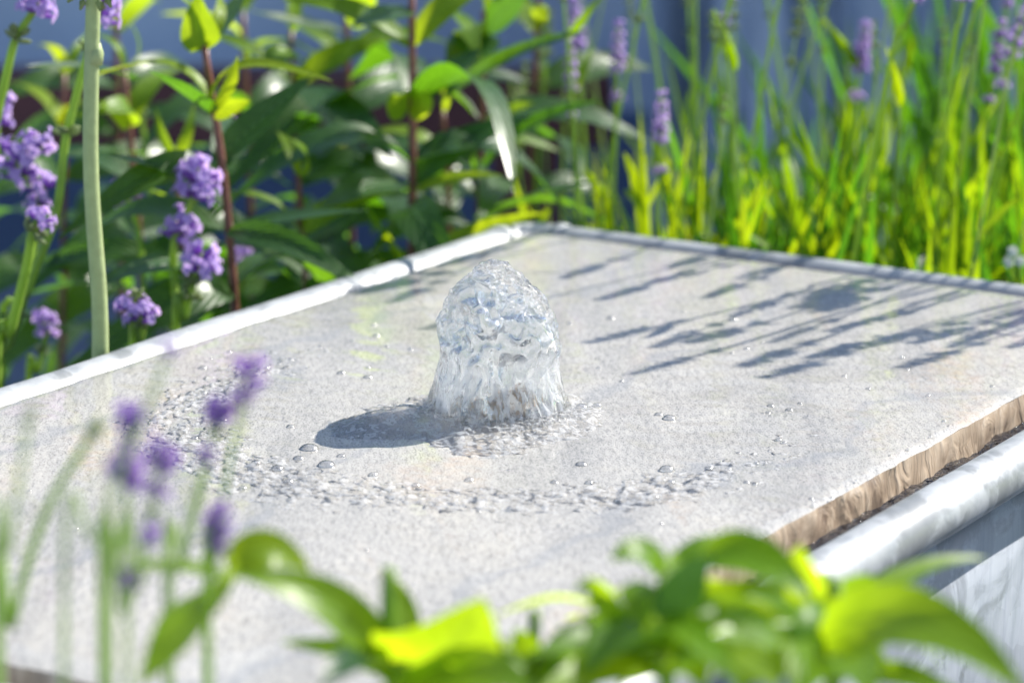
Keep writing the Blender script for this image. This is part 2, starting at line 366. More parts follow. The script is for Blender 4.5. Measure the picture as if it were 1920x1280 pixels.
# soldered corner plates where the rolled edges meet
for (uc, vc) in ((RU0, RV0), (RU0, RV1), (RU1, RV0), (RU1, RV1)):
    m = MB(); su = 1 if uc < 0 else -1; sv = 1 if vc < 0 else -1
    for leg in (0, 1):
        a = UV(uc + su*(0.022 if leg == 0 else 0.0), vc + sv*(0.022 if leg == 1 else 0.0), RZ)
        b = UV(uc + su*(0.031 if leg == 0 else 0.0), vc + sv*(0.031 if leg == 1 else 0.0), RZ)
        m.tube([a, a.lerp(b, .3), a.lerp(b, .7), b], [RR+.0004, RR+.0014, RR+.0014, RR+.0004], 20)
    m.build('solder_joint', M['rim'], tr)
tag(tr, 'weathered galvanised metal trough with rolled rim holding the slate slab', 'trough')
vs = []; NU_, NV_ = 300, 170
for i in range(NU_):
    for j in range(NV_):
        uu = RU0 + (RU1-RU0)*i/(NU_-1); vv = RV0 + (RV1-RV0)*j/(NV_-1); p = Vector((uu, vv, 0))
        vs.append(UV(uu, vv, -0.0146 + 0.0022*noise.noise(p*85) + 0.0010*noise.noise(p*190)))
structure(mesh('water', vs, [(i*NV_+j, (i+1)*NV_+j, (i+1)*NV_+j+1, i*NV_+j+1) for i in range(NU_-1) for j in range(NV_-1)], M['pool']))

# slab: polar grid from the drilled hole to the four sides, riven edge
HR = 0.013; SEG = 480; RINGS = 60; TK = 0.03
vs = []; edge = []
for k_ in range(SEG):
    a = 2*math.pi*k_/SEG; c, s = math.cos(a), math.sin(a)
    tu = min((SU1/c if c > 1e-9 else 1e9), (SU0/c if c < -1e-9 else 1e9)); tv = min((SV1/s if s > 1e-9 else 1e9), (SV0/s if s < -1e-9 else 1e9))
    t = min(tu, tv); t += 0.0016*noise.noise((c*t*45, s*t*45, 3)) + 0.0008*noise.noise((c*t*160, s*t*160, 5)); edge.append((c*t, s*t))
for r_ in range(RINGS+1):
    f = (r_/RINGS)**1.3
    for k_ in range(SEG):
        a = 2*math.pi*k_/SEG; e = edge[k_]; uu = HR*math.cos(a)*(1-f)+e[0]*f; vv = HR*math.sin(a)*(1-f)+e[1]*f
        z = 0.0007*noise.noise((uu*22, vv*22, 1)) + 0.0003*noise.noise((uu*90, vv*60, 2))
        if r_ == RINGS: z -= 0.0012
        vs.append(UV(uu, vv, z))
fs = [(r_*SEG+k_, (r_+1)*SEG+k_, (r_+1)*SEG+(k_+1) % SEG, r_*SEG+(k_+1) % SEG) for r_ in range(RINGS) for k_ in range(SEG)]
fs = [tuple(reversed(f)) for f in fs]
slab = mesh('stone_slab', vs, fs, M['slate'])
tag(slab, 'flat wet grey slate slab streaked with rust stains, filling the metal trough', 'stone slab')
vs = []; LV = 7
for l in range(LV):
    z = -0.0012 - (TK-0.0012)*l/(LV-1)
    for k_ in range(SEG):
        e = edge[k_]; d = 0.0 if l == 0 else 0.0012 + 0.0022*noise.noise((e[0]*55, e[1]*55, l*0.5)) + 0.001*noise.noise((e[0]*170, e[1]*170, l*0.8))
        L = math.hypot(*e); q = 1 + d/L; vs.append(UV(e[0]*q, e[1]*q, z + (0.0007*noise.noise((e[0]*22, e[1]*22, 1)) if l == 0 else 0)))
mesh('slab_edge', vs, [tuple(reversed((l*SEG+k_, (l+1)*SEG+k_, (l+1)*SEG+(k_+1) % SEG, l*SEG+(k_+1) % SEG))) for l in range(LV-1) for k_ in range(SEG)], M['slate_edge'], slab)
m = MB(); m.v = []; hv = []
for z in (0.0, -0.004, -0.028):
    for k_ in range(64): a = 2*math.pi*k_/64; hv.append(UV(HR*math.cos(a)*0.999, HR*math.sin(a)*0.999, z - 0.0006))
m.add(hv, [(l*64+k_, l*64+(k_+1) % 64, (l+1)*64+(k_+1) % 64, (l+1)*64+k_) for l in range(2) for k_ in range(64)]); m.build('drilled_hole', M['slate_edge'], slab)

# ------------------------------------------------------------------ the water jet
def fbm(p, oct=3):
    a = 0; s = 1.0
    for i in range(oct): a += noise.noise(p)*s; p = p*2.1 + Vector((3.1, 1.7, 9.2)); s *= 0.5
    return a
prof = [(0, .0345), (.004, .0325), (.009, .0305), (.017, .0285), (.0245, .0270), (.033, .0274), (.040, .0275), (.046, .0272), (.051, .0252), (.056, .0215), (.0605, .0162), (.065, .0112), (.069, .0078), (.0715, .0048), (.0728, .0)]
def prof_r(z, pr_):
    for (a, ra), (b, rb) in zip(pr_, pr_[1:]):
        if z <= b: return ra + (rb-ra)*(z-a)/(b-a)
    return 0.0
JET = Vector((-0.003, 0.003, 0))
def jet_surface(scale, zs, seed, amp, flip, NU=260, NV=150, top=1.0):
    vs = []; zt = .0728*top
    # arc-length-like spacing
    for j in range(NV):
        s = j/(NV-1); z = zt*math.sin(s*math.pi/2)**1.15 if s < 1 else zt
        r0 = prof_r(z/top, prof)*scale if j < NV-1 else 0
        for i in range(NU):
            a = 2*math.pi*i/NU; ca, sa = math.cos(a), math.sin(a)
            hgt = z/zt; lean = Vector((-0.0035*max(0, (hgt-.55)/.45), 0, 0))
            q = Vector((ca*r0, sa*r0, z))
            e_ = max(0.0, z-0.024); zw = 0.30*min(z, 0.024) + 0.30*e_ + 0.65*(e_*e_/(e_+0.012) if e_ > 0 else 0)
            qq = Vector((q.x, q.y, zw))
            n1 = fbm(qq*75 + Vector((seed, 0, seed*2)), 2)
            n2 = 1 - 2*abs(noise.noise(qq*190 + Vector((0, seed, 5))))
            n3 = noise.noise(qq*430 + Vector((seed, seed, 1)))
            n0 = noise.noise(qq*44 + Vector((seed*3, 1, 4)))
            d = amp*(0.0022*n0 + 0.0027*n1 + 0.0013*n2 + 0.0003*n3)*min(1, 0.35 + r0/0.012)
            nz = 0.35 + 0.65*max(0, (hgt-.5)*2)
            vs.append(JET + lean + Vector((ca*(r0+d), sa*(r0+d), z + d*nz*0.8 - (0.003 if j == 0 else 0) + zs)))
    fs = []
    for j in range(NV-1):
        for i in range(NU):
            f = (j*NU+i, j*NU+(i+1) % NU, (j+1)*NU+(i+1) % NU, (j+1)*NU+i); fs.append(tuple(reversed(f)) if flip else f)
    base = tuple(range(NU-1, -1, -1)); fs.append(tuple(reversed(base)) if flip else base)
    return vs, fs
jet = empty('water_jet', JET)
mesh('water_column', *jet_surface(0.95, 0.0, 2.3, 1.0, False), M['water'], jet)
mesh('air_cavity', *jet_surface(0.70, 0.0015, 8.1, 2.4, True, 200, 130, 0.86), M['cavity'], jet)
tag(jet, 'clear bubbling jet of water rising like a small dome from the slab', 'water jet')

m = MB()
for q in range(11):
    a = q*0.571; m.box((.0105, -.0028, -.004), (.0135, .0028, .004 + .006*rng.random()), Matrix.Rotation(a, 4, 'Z') @ Matrix.Rotation(rng.uniform(-.2, .2), 4, 'X'))
m.v = [v_ + JET for v_ in m.v]; m.build('nozzle', M['slate_edge'], jet)
# churning water round the jet and the broken ring of ripples further out: one relief sheet that dives below the stone where the film is flat
def splash_h(x, y):
    p = Vector((x, y, 0)); r = p.length; a = math.atan2(y, x)
    rr = r*(1 + 0.10*noise.noise((math.cos(a)*1.6, math.sin(a)*1.6, 7)))
    lump = 0.5 + 0.5*fbm(p*55 + Vector((4, 2, 1)), 2); fine = 1 - 2*abs(noise.noise(p*150)); vfine = noise.noise(p*380)
    near = math.exp(-((r-.030)/.016)**2)
    h = 0.0062*near*(0.35 + 0.9*lump)
    for (bx, by, br, bh) in SWELL:
        e = math.exp(-((x-bx)**2 + (y-by)**2)/(br*br)); h += bh*e*(0.75 + 0.4*lump + 0.1*fine)
    h = 0.62*h - 0.0016*abs(noise.noise(p*70 + Vector((2, 8, 4)))) - 0.0010*abs(noise.noise(p*170))
    ringw = math.exp(-((rr-.143)/.025)**2)*(0.34 + 0.70*max(0, min(1, 0.55 - 0.75*math.sin(a) - 0.55*math.cos(a)*1.0)))
    outer = math.exp(-((rr-.172)/.02)**2)*0.40*max(0, -math.cos(a-0.5))
    cell = 1 - 2*abs(noise.noise(p*230 + Vector((9, 1, 0)))); cell2 = noise.noise(p*120 + Vector((1, 5, 3)))
    ridge = (1 - abs(noise.noise(p*105 + Vector((noise.noise(p*60)*.6, 0, 11)))))**5; ridge2 = (1 - abs(noise.noise(p*210 + Vector((3, 3, 11)))))**6
    h += (ringw+outer)*(0.0012 + 0.0009*ridge + 0.0007*ridge2 + 0.0006*cell2 + 0.0002*vfine)
    h += 0.0012*cell*near + 0.0004*vfine*min(1, max(0, h)/0.002)
    return h - 0.00085
SWELL = [(-.060, -.028, .017, .0070), (-.045, -.020, .015, .0080), (-.030, -.030, .013, .0055), (-.012, -.048, .018, .0050), (.008, -.058, .014, .0030), (.034, -.020, .016, .0040), (-.052, .002, .013, .0038), (.022, -.038, .014, .0045), (-.005, -.072, .02, .0018)]
NR, NA = 230, 520; vs = []
for j in range(NR):
    r = 0.012 + 0.183*(j/(NR-1))
    for i in range(NA):
        a = 2*math.pi*i/NA; x, y = r*math.cos(a), r*math.sin(a); vs.append(JET + Vector((x, y, splash_h(x, y))))
hs = [v.z for v in vs]; fs = []
for j in range(NR-1):
    for i in range(NA):
        f = (j*NA+i, (j+1)*NA+i, (j+1)*NA+(i+1) % NA, j*NA+(i+1) % NA)
        if max(hs[q] for q in f) > -0.0006: fs.append(f)
mesh('splash_water', vs, fs, M['splash'], jet)

# bubbles and beads on the film
def dome(n=14, mseg=7, flat=0.62):
    vs = []; fs = []
    for j in range(mseg):
        t = j/(mseg-1)*math.pi/2
        for i in range(n): a = 2*math.pi*i/n; vs.append((math.cos(t)*math.cos(a), math.cos(t)*math.sin(a), math.sin(t)*flat - 0.12))
    fs = [(j*n+i, j*n+(i+1) % n, (j+1)*n+(i+1) % n, (j+1)*n+i) for j in range(mseg-1) for i in range(n)]
    return vs, fs
bub_me = None
bubbles = [(705,630,2),(1145,597,2.4),(1375,600,2.6),(1068,607,1.8),(1350,655,1.6),(1372,663,1.4),(1400,655,1.8),(1123,690,1.5),(1583,705,1.4),(1628,730,1.5),(1690,670,1.4),(1165,716,1.3),(1445,762,2.0),(1500,757,1.4),
  (1480,770,2.2),(1255,785,3.4),(1235,778,2.2),(580,842,4.6),(612,872,4),(560,860,2.6),(640,855,2),(455,915,1.8),(545,800,2),(1090,872,3),(1105,905,2),(1040,905,2),(880,900,2.2),(780,910,2),(700,890,2.2),(520,880,3),(480,870,2.4),
  (1250,880,3.4),(1258,905,2),(1400,905,1.6),(1415,908,1.4),(1330,880,1.6),(1460,825,1.8),(1440,775,1.6),(820,590,1.6),(700,610,1.4),(640,700,2.2),(690,708,2.4),(600,650,1.3),(500,690,1.6),(545,675,1.6),(380,690,2.2),(430,660,1.4),(1090,770,3),(1120,760,2.2),
  (1395,1000,1.3),(1525,948,1.4),(1560,935,1.2),(1740,742,1.2),(1860,725,1.3),(1770,790,1.2),(1470,830,1.4),(1385,850,1.3),(690,690,1.4),(725,650,1.2),(770,655,1.4),(660,640,1.3)]
for q in range(9):
    a = rng.uniform(2.7, 5.9); rr = rng.gauss(.143, .012); bubbles.append((None, JET + Vector((rr*math.cos(a), rr*math.sin(a), 0)), rng.uniform(1.0, 2.2)))
for q in range(34): bubbles.append((None, UV(rng.uniform(-.1, .30), SV1 - rng.uniform(.001, .007)), rng.uniform(.5, 1.2)))
for q in range(70): bubbles.append((None, UV(rng.uniform(-.30, .30), rng.uniform(-.19, .18)), rng.uniform(.5, 1.1)))
for b_ in bubbles:
    p = b_[1] if b_[0] is None else G(b_[0], b_[1]); rad = b_[2]*0.001
    if bub_me is None:
        o = mesh('water_bubble', *dome(), M['bead']); bub_me = o.data
    else: o = bpy.data.objects.new('water_bubble', bub_me); C.objects.link(o)
    o.location = Vector((p.x, p.y, max(0.0002, splash_h(p.x-JET.x, p.y-JET.y) if (p-JET).length < .19 else 0.0))); o.scale = (rad, rad, rad)
    tag(o, 'small clear bubble sitting on the wet grey slate', 'bubble', 'bubbles on the wet slate')

# ------------------------------------------------------------------ leaves
def leaf_shape(t, kind):
    if kind == 'lance': return (max(0, math.sin(math.pi*min(1, t**0.72)))**0.85)*(1 - 0.15*t)
    if kind == 'ovate': return max(0, math.sin(math.pi*t**0.62))**0.8
    return max(0.0, min(1, t*9, (1-t)*3.2))**0.75        # strap
def leaf_geo(path, width, nrm, kind='lance', fold=0.18, n=None, curl=0.0, m=4, seed=0):
    N = len(path); vs = []; uv = []
    for i, p in enumerate(path):
        t = i/(N-1); tg = (path[min(i+1, N-1)] - path[max(i-1, 0)]).normalized()
        side = tg.cross(Vector(nrm)); side = side.normalized() if side.length > 1e-4 else tg.orthogonal().normalized()
        nn = side.cross(tg); w_ = width*0.5*leaf_shape(t, kind) + width*0.012
        for j in range(m+1):
            s = j/m*2-1; wav = curl*width*noise.noise((t*4+seed, s*1.2, seed*3.7))
            vs.append(p + side*(s*w_) + nn*(fold*abs(s)*w_ + wav*abs(s))); uv.append((j/m, t))
    fs = [(i*(m+1)+j, i*(m+1)+j+1, (i+1)*(m+1)+j+1, (i+1)*(m+1)+j) for i in range(N-1) for j in range(m)]
    return vs, fs, uv
def leaf_obj(parent, p0, p1, p2, width, nrm, mat, kind='lance', fold=0.18, curl=0.08, seed=0, n=14):
    vs, fs, uv = leaf_geo(bez(p0, p1, p2, n), width, nrm, kind, fold, curl=curl, seed=seed)
    return mesh('leaf', vs, fs, mat, parent, True, uv)
# shared unit leaves: along +Y, normal +Z
LEAF_ME = {}
def unit_leaf(kind, arch, matk):
    key = (kind, arch, matk)
    if key not in LEAF_ME:
        path = bez((0, 0, 0), (0, 0.5, 0.28*arch), (0, 1.0, -0.35*arch), 14)
        vs, fs, uv = leaf_geo(path, 0.25 if kind == 'lance' else 0.42, (0, 0, 1), kind, 0.22, curl=0.08, seed=arch*3)
        me = bpy.data.meshes.new('leaf'); me.from_pydata([tuple(v) for v in vs], [], fs)
        me.polygons.foreach_set('use_smooth', [True]*len(fs)); ul = me.uv_layers.new(name='UVMap')
        li = [0]*len(me.loops); me.loops.foreach_get('vertex_index', li); fl = []
        for i in li: fl.extend(uv[i])
        ul.data.foreach_set('uv', fl); me.materials.append(M[matk]); me.update(); LEAF_ME[key] = me
    return LEAF_ME[key]
def place_leaf(parent, at, direction, length, up=Vector((0, 0, 1)), kind='lance', arch=1.0, matk='leaf_dark', wscale=1.0):
    y = Vector(direction).normalized(); x = y.cross(up); x = x.normalized() if x.length > 1e-3 else y.orthogonal().normalized(); z = x.cross(y)
    Mx = Matrix((( x.x*wscale, y.x, z.x, 0), (x.y*wscale, y.y, z.y, 0), (x.z*wscale, y.z, z.z, 0), (0, 0, 0, 1)))
    Mx = Matrix.Translation(Vector(at)) @ Mx @ Matrix.Scale(length, 4)
    return inst('leaf', unit_leaf(kind, arch, matk), Mx, parent)

def perennial(top, bot, d, label, seed, nleaf=7, llen=0.095, tip='leaf_young', gap=0.036, thick=0.0028, stem='stem_red', skip=()):
    r = random.Random(seed); pt, pb = P(top[0], top[1], d), P(bot[0], bot[1], d)
    ax = (pt-pb).normalized(); L = (pt-pb).length; base = pb + (pb-pt).normalized()*0.10; base = Vector((base.x, base.y, -0.30)); root = Vector((base.x+0.01, base.y+0.01, GZ))
    o = empty('leafy_perennial', root)
    pts = smooth_path([root, base, pb.lerp(pt, 0.3) + Vector((.002, 0, 0)), pt], 26)
    m = MB(); m.tube(pts, [thick*(1.15-0.5*i/25) for i in range(26)], 8); m.build('stem', M[stem], o)
    az0 = r.uniform(0, 3.14); nodes = int((L+0.03)/gap)
    for k_ in range(nodes+1):
        s = L - k_*gap; at = pb + ax*s; young = k_ < 2
        for side in (0, 1):
            if (k_, side) in skip: continue
            a = az0 + (math.pi/2)*(k_ % 2) + side*math.pi + r.uniform(-.35, .35)
            el = (1.0 if k_ == 0 else 0.62 if k_ == 1 else 0.30 - 0.08*k_) + r.uniform(-.15, .15)
            dr = Vector((math.cos(a)*math.cos(el), math.sin(a)*math.cos(el), math.sin(el)))
            ln = llen*1.15*(0.36 if k_ == 0 else 0.62 if k_ == 1 else r.uniform(.85, 1.15))
            place_leaf(o, at, dr, ln, Vector((r.gauss(.4, .4), r.gauss(-.3, .35), 1)), 'lance', r.choice((0.6, 1.0, 1.4)), tip if young else 'leaf_dark', r.uniform(.75, 1.1))
    tag(o, label, 'plant', 'leafy perennials beside the left rim')
    return o

# ------------------------------------------------------------------ lavender
WH = {}
def whorl_mesh(kind, var):
    key = (kind, var)
    if key in WH: return WH[key]
    r = random.Random(var*17 + len(kind)); m = MB(); fm = []
    def calyx(a, el, ln, w0, off):
        d = Vector((math.cos(a)*math.cos(el), math.sin(a)*math.cos(el), math.sin(el))); p = Vector((0, 0, off))
        b = len(m.f); m.tube([p + d*0.12, p + d*(0.12+ln*.35), p + d*(.12+ln*.8), p + d*(.12+ln)], [w0*.45, w0, w0*.85, w0*.35], 6); fm.extend([0]*(len(m.f)-b)); return p + d*(.12+ln), d
    nC = 11 if kind != 'bud' else 9
    for i in range(nC):
        a = 2*math.pi*i/nC + r.uniform(-.2, .2); el = r.uniform(.05, .95)
        tip, d = calyx(a, el, r.uniform(.5, .72), r.uniform(.10, .14), r.uniform(-.2, .2))
        if kind == 'open' or (kind == 'deep' and i % 2 == 0):
            sd = d.orthogonal().normalized(); np_ = 5
            for q in range(np_):
                M3 = Matrix.Rotation(2*math.pi*q/np_ + r.uniform(-.2, .2), 3, d); e = M3 @ sd; f_ = d.cross(e)
                ln = r.uniform(.20, .34); wd = ln*0.42; b = len(m.f)
                pts = [tip - f_*wd*.3, tip + f_*wd*.3, tip + e*ln*.6 + d*ln*.45 + f_*wd, tip + e*ln*.6 + d*ln*.45 - f_*wd, tip + e*ln + d*ln*.25 + f_*wd*.5, tip + e*ln + d*ln*.25 - f_*wd*.5]
                m.add(pts, [(0, 1, 2, 3), (3, 2, 4, 5)]); fm.extend([1, 1])
    me = bpy.data.meshes.new('flower_whorl'); me.from_pydata([tuple(v) for v in m.v], [], m.f)
    me.polygons.foreach_set('use_smooth', [True]*len(m.f))
    for q in {'open': ('purple_deep', 'purple'), 'deep': ('purple_deep', 'purple_deep'), 'pale': ('bud', 'purple'), 'bud': ('bud', 'bud')}[kind]: me.materials.append(M[q])
    me.polygons.foreach_set('material_index', fm); me.update(); WH[key] = me
    return me
def sprig(whorls, stem_pts, label, group, root_z, stem='stem_green', thick=0.0013, kind='open', seed=0, leaves=0, root_shift=(0, 0)):
    """whorls: [(point, radius, kind or None)] tip first; stem_pts: points from below the last whorl downwards"""
    r = random.Random(seed); pts = [w_[0] for w_ in reversed(whorls)]
    low = Vector(stem_pts[-1]); root = Vector((low.x + root_shift[0], low.y + root_shift[1], root_z))
    o = empty('lavender_sprig', root)
    ctrl = ([root] if low.z > root_z + 0.02 else []) + [Vector(p) for p in reversed(stem_pts)] + pts
    tip = ctrl[-1] + (ctrl[-1]-ctrl[-2]).normalized()*whorls[0][1]*0.3
    path = smooth_path(ctrl + [tip], max(18, 6*len(ctrl)))
    m = MB(); N = len(path); m.tube(path, [thick*(1.2-0.45*i/(N-1)) for i in range(N)], 6); m.build('stem', M[stem], o)
    for i, w_ in enumerate(whorls):
        p, rad = Vector(w_[0]), w_[1]; kd = w_[2] if len(w_) > 2 and w_[2] else kind
        ax = (pts[-1]-pts[0]).normalized() if len(pts) > 1 else (tip - ctrl[-2]).normalized()
        Mx = Matrix.Translation(p) @ ax.to_track_quat('Z', 'Y').to_matrix().to_4x4() @ Matrix.Rotation(r.uniform(0, 6.28), 4, 'Z') @ Matrix.Scale(rad*1.15, 4)
        inst('flower_whorl', whorl_mesh(kd, r.randint(0, 2)), Mx, o)
    for q in range(leaves):
        t = r.uniform(.12, .6); p = path[int(t*N)]; a = r.uniform(0, 6.28)
        place_leaf(o, p, (math.cos(a)*.6, math.sin(a)*.6, .8), r.uniform(.03, .05), Vector((0, -1, .3)), 'lance', 0.6, 'blade', 0.6)
    tag(o, label, 'lavender', group)
    return o
def head(tip, ax, n, rad, gap=0.0058, low=True, kind=None, taper=0.6):
    ax = Vector(ax).normalized(); out = []
    for i in range(n): out.append((Vector(tip) - ax*(gap*i), rad*(taper + (1-taper)*min(1, (i+.5)/(n*.6))), kind))
    if low: out.append((Vector(tip) - ax*(gap*(n-1) + gap*2.6), rad*0.85, kind))
    return out

# left, behind the rim
LG = 'lavender behind the left rim'
def left_sprig(wh, stem, d, label, seed, thick=0.0017, kind='open', st='stem_green'):
    d += 0.0; wh = [(x, y, r_*1.3, kd) for (x, y, r_, kd) in wh]
    sprig([(P(x, y, d), r_*0.001, kd) for (x, y, r_, kd) in wh], [P(x, y, d) for x, y in stem], label, LG, GZ, st, thick, kind, seed)
left_sprig([(368,318,7,None),(368,342,11,None),(362,368,9.5,None),(340,425,8,None),(328,445,7,None)], [(325,500),(330,600),(322,700)], 1.64, 'lavender with the largest round purple head, before the nearest reddish stem', 1, 0.0021)
left_sprig([(375,485,8,None),(372,505,10,None),(362,530,8,'pale'),(355,556,7,'pale')], [(345,600),(330,680)], 1.62, 'lavender with fading purple head low beside the reddish stem at the rim', 2, 0.0021)
left_sprig([(228,350,5,None),(238,375,7,None),(248,395,5.5,'pale')], [(262,450),(270,560),(268,700)], 1.78, 'lavender with small mauve head just right of the thick pale stalk', 3)
left_sprig([(258,555,5,'pale'),(246,580,8,None),(262,596,8,None),(268,615,6,'pale')], [(262,640),(250,720)], 1.58, 'lavender whose purple head nods just above the left rim', 4, 0.002)
left_sprig([(192,4,8,None),(188,30,9,None),(166,98,6.5,'pale'),(125,252,7.5,'pale')], [(105,400),(60,520),(15,650),(-10,760)], 1.60, 'tall lavender crossing behind the thick pale stalk with widely spaced whorls', 5, 0.0025)
left_sprig([(70,-8,8,None),(62,22,9.5,None),(30,72,8,'pale')], [(12,140),(-8,230),(-40,420)], 1.60, 'lavender at the top left corner with a two tiered purple head', 6, 0.0024)
left_sprig([(70,282,9,None),(35,298,11,None),(40,330,9,None),(78,352,8.5,None),(70,385,6,None)], [(72,420),(40,560),(0,720)], 1.66, 'lavender with a broad purple head near the left edge', 7, 0.0022)
left_sprig([(72,415,7,None),(60,438,8.5,'pale')], [(50,500),(20,620),(-6,760)], 1.56, 'lavender with a pale lower whorl on a broad green stem at left', 8, 0.0028)
left_sprig([(82,600,6,None),(88,625,6,None),(80,660,5,'pale')], [(70,700),(55,780)], 1.72, 'short lavender with small purple head low at the left edge', 9)
left_sprig([(262,195,6,'pale'),(266,222,6,'pale')], [(275,300),(285,420),(290,600)], 1.95, 'blurred mauve lavender head among the leaves right of the pale stalk', 10)
left_sprig([(425,235,6,None),(425,255,5,None)], [(428,330),(430,480),(430,600)], 2.0, 'small violet lavender head right of the nearest reddish stem', 12)
left_sprig([(455,478,6,None),(455,498,5,None)], [(455,540),(450,640)], 1.9, 'small violet lavender head low between the reddish stems', 13)
left_sprig([(628,250,6,'pale'),(632,275,6,'pale'),(640,300,5,None)], [(640,380),(640,500)], 2.1, 'far mauve lavender head in the shadows between two reddish stems', 14)
left_sprig([(0,200,7,None),(-4,230,7,None)], [(-10,330),(-30,500)], 1.7, 'purple lavender head half cut by the left edge', 15)
left_sprig([(40,560,5,'pale'),(30,590,6,'pale')], [(20,640),(0,720)], 1.6, 'fading lavender whorl low at the far left of the rim', 16, 0.0022)

# front left, blurred before the slab
FG = 'lavender in front of the slab at lower left'
def front_sprig(wh, stem, d, label, seed, thick=0.0011, kind='deep', st='stem_green'):
    d -= 0.12; thick *= 0.8; wh = [(x, y, r_*1.12, kd) for (x, y, r_, kd) in wh]
    sprig([(P(x, y, d), r_*0.001, kd) for (x, y, r_, kd) in wh], [P(x, y, d) for x, y in stem], label, FG, GZ, st, thick, kind, seed, 0, (0.0, -0.05))
front_sprig([(243,778,4.2,None),(245,800,4.4,None),(244,825,3.2,None),(240,855,3.4,None),(234,885,5.2,None),(240,908,5.2,None)], [(236,950),(214,1080),(192,1290)], .93, 'two tiered purple lavender head over the slab, tallest of the near left pair', 21)
front_sprig([(302,855,5,None),(297,880,4.6,None),(292,925,3.8,None),(284,960,3.0,'pale')], [(268,1040),(235,1160),(205,1290)], .92, 'purple lavender head tilting right, close beside a taller two tiered one', 22)
front_sprig([(468,690,4.8,None),(464,712,4.8,None),(458,745,4.2,None),(452,772,3,'pale')], [(430,870),(400,1060),(385,1290)], .98, 'lavender head seen against the ripples, highest of the front group', 23, .0009, 'deep', 'stem_pale')
front_sprig([(412,768,4.4,None),(408,788,4.6,None),(402,812,3.4,'pale')], [(380,910),(345,1060),(322,1290)], .98, 'lavender head just below left of the highest one against the ripples', 24, .0009, 'deep', 'stem_pale')
front_sprig([(409,965,3.8,None),(407,990,4.4,None),(405,1015,4.4,None),(404,1038,3.6,'pale')], [(398,1090),(392,1290)], .93, 'lone dark purple lavender head just above the bright front leaves', 25)
front_sprig([(180,800,3.2,None),(170,816,3.2,None)], [(150,850),(100,930),(55,1045),(20,1180),(0,1300)], .96, 'green lavender bud leaning right on the most vivid green stem', 26, .0016, 'bud')
front_sprig([(386,850,2.6,None),(384,868,2.6,None)], [(360,950),(330,1080),(310,1290)], .95, 'tiny mauve lavender bud on a pale stem below the ripples', 27, .0009, 'deep', 'stem_pale')
front_sprig([(240,1082,2.6,None),(238,1100,2.4,None)], [(228,1150),(205,1290)], .90, 'dark lavender stub low among the front leaves at left', 28, .0010, 'deep', 'stem_pale')
front_sprig([(282,1000,3.4,None),(278,1020,2.8,None)], [(262,1110),(240,1290)], .90, 'small violet lavender whorl below the near left pair', 29, .001, 'deep', 'stem_pale')
front_sprig([(56,770,2.4,None),(52,795,2.4,None)], [(40,880),(15,1040),(0,1290)], .90, 'thin budding lavender stem at the left edge over the slab', 30, .0010, 'bud', 'stem_pale')
front_sprig([(316,650,2.6,None),(313,664,2.2,None)], [(300,700),(262,800),(180,1010),(120,1290)], .90, 'faint lavender tip crossing the left rim on a long pale stem', 31, .0010, 'deep', 'stem_pale')

# right and behind: tall stems whose heads cast the shadows on the slab
BG = 'tall lavender stems behind the back rim'
SH = Vector((math.sin(R(SUN_AZ)), math.cos(R(SUN_AZ)), 0))
def uco(p): return p.dot(U)
shadow_heads = [(1195,700,5),(1235,648,5),(1300,640,6),(1440,705,6),(1400,684,6),(1530,668,6),(1640,645,6),(1720,640,6),(1790,648,5),(1700,685,6),(1530,560,9),(1545,580,9),(1500,575,7),(1330,555,5),(1560,620,5),(1380,590,5),(1110,640,5),(1450,640,4),(1850,600,5),(1880,618,4),
  (1260,500,5),(1390,520,5),(1130,560,5),(1220,530,5),(800,615,5),(740,565,5),(1060,520,5),(1650,600,4),(1900,650,5),(672,542,9),(690,545,8),(825,497,7)]
ordw = ['first', 'second', 'third', 'fourth', 'fifth', 'sixth', 'seventh', 'eighth', 'ninth', 'tenth']
todo = []
for i, (sx, sy, rr) in enumerate(shadow_heads):
    p = G(sx, sy); L0 = (uco(p) - (RU0-0.05))/(-SH.dot(U)); L = L0 + rng.uniform(0.01, 0.16)
    hp = p + SH*L; hp.z = L*math.tan(R(SUN_EL))
    BA = R(rng.gauss(43, 5)); bs = p + Vector((math.sin(BA), math.cos(BA), 0))*L*rng.uniform(.98, 1.08); lean = bs - hp; lean.z = 0; mid = hp + lean*0.55 - Vector((0, 0, hp.z*0.5)); low = hp + lean*1.15; low.z = -0.15
    todo.append((hp, mid, low, rr, 'open' if i % 3 else 'deep', sx))
inframe = [(1240,178,1.86,5,'open'),(1160,48,2.0,5,'open'),(1028,25,2.05,6,'pale'),(958,150,2.1,5,'pale'),(1075,6,2.1,6,'open'),(1365,60,1.95,4,'bud'),(1640,45,1.9,4,'bud'),(1770,40,1.95,4,'bud'),(1905,30,1.9,4,'bud'),(1820,70,1.85,4,'bud'),(1690,130,1.85,3,'bud'),(1360,185,1.8,4,'bud'),(1060,150,2.1,5,'pale'),(985,120,2.0,5,'pale')]
for (x_, y_, d, rr, kd) in inframe:
    hp = P(x_, y_, d); lean = Vector((rng.uniform(-.015, .015), rng.uniform(-.02, .03), 0)); low = hp + lean; low.z = -0.17
    todo.append((hp, hp.lerp(low, .5) + Vector((rng.uniform(-.006, .006), 0, 0)), low, rr, kd, x_))
for q in range(28):
    x_ = 1000 + 35*q + rng.uniform(-12, 12); d = rng.uniform(1.76, 2.25); b = P(x_, 330, d); b.z = -0.17
    hp = b + Vector((rng.uniform(-.06, .06), rng.uniform(-.03, .05), rng.uniform(.25, .37)))
    todo.append((hp, b.lerp(hp, .55) + Vector((rng.uniform(-.008, .008), 0, 0)), b, rng.uniform(4, 6), rng.choice(('open', 'bud', 'pale')), x_))
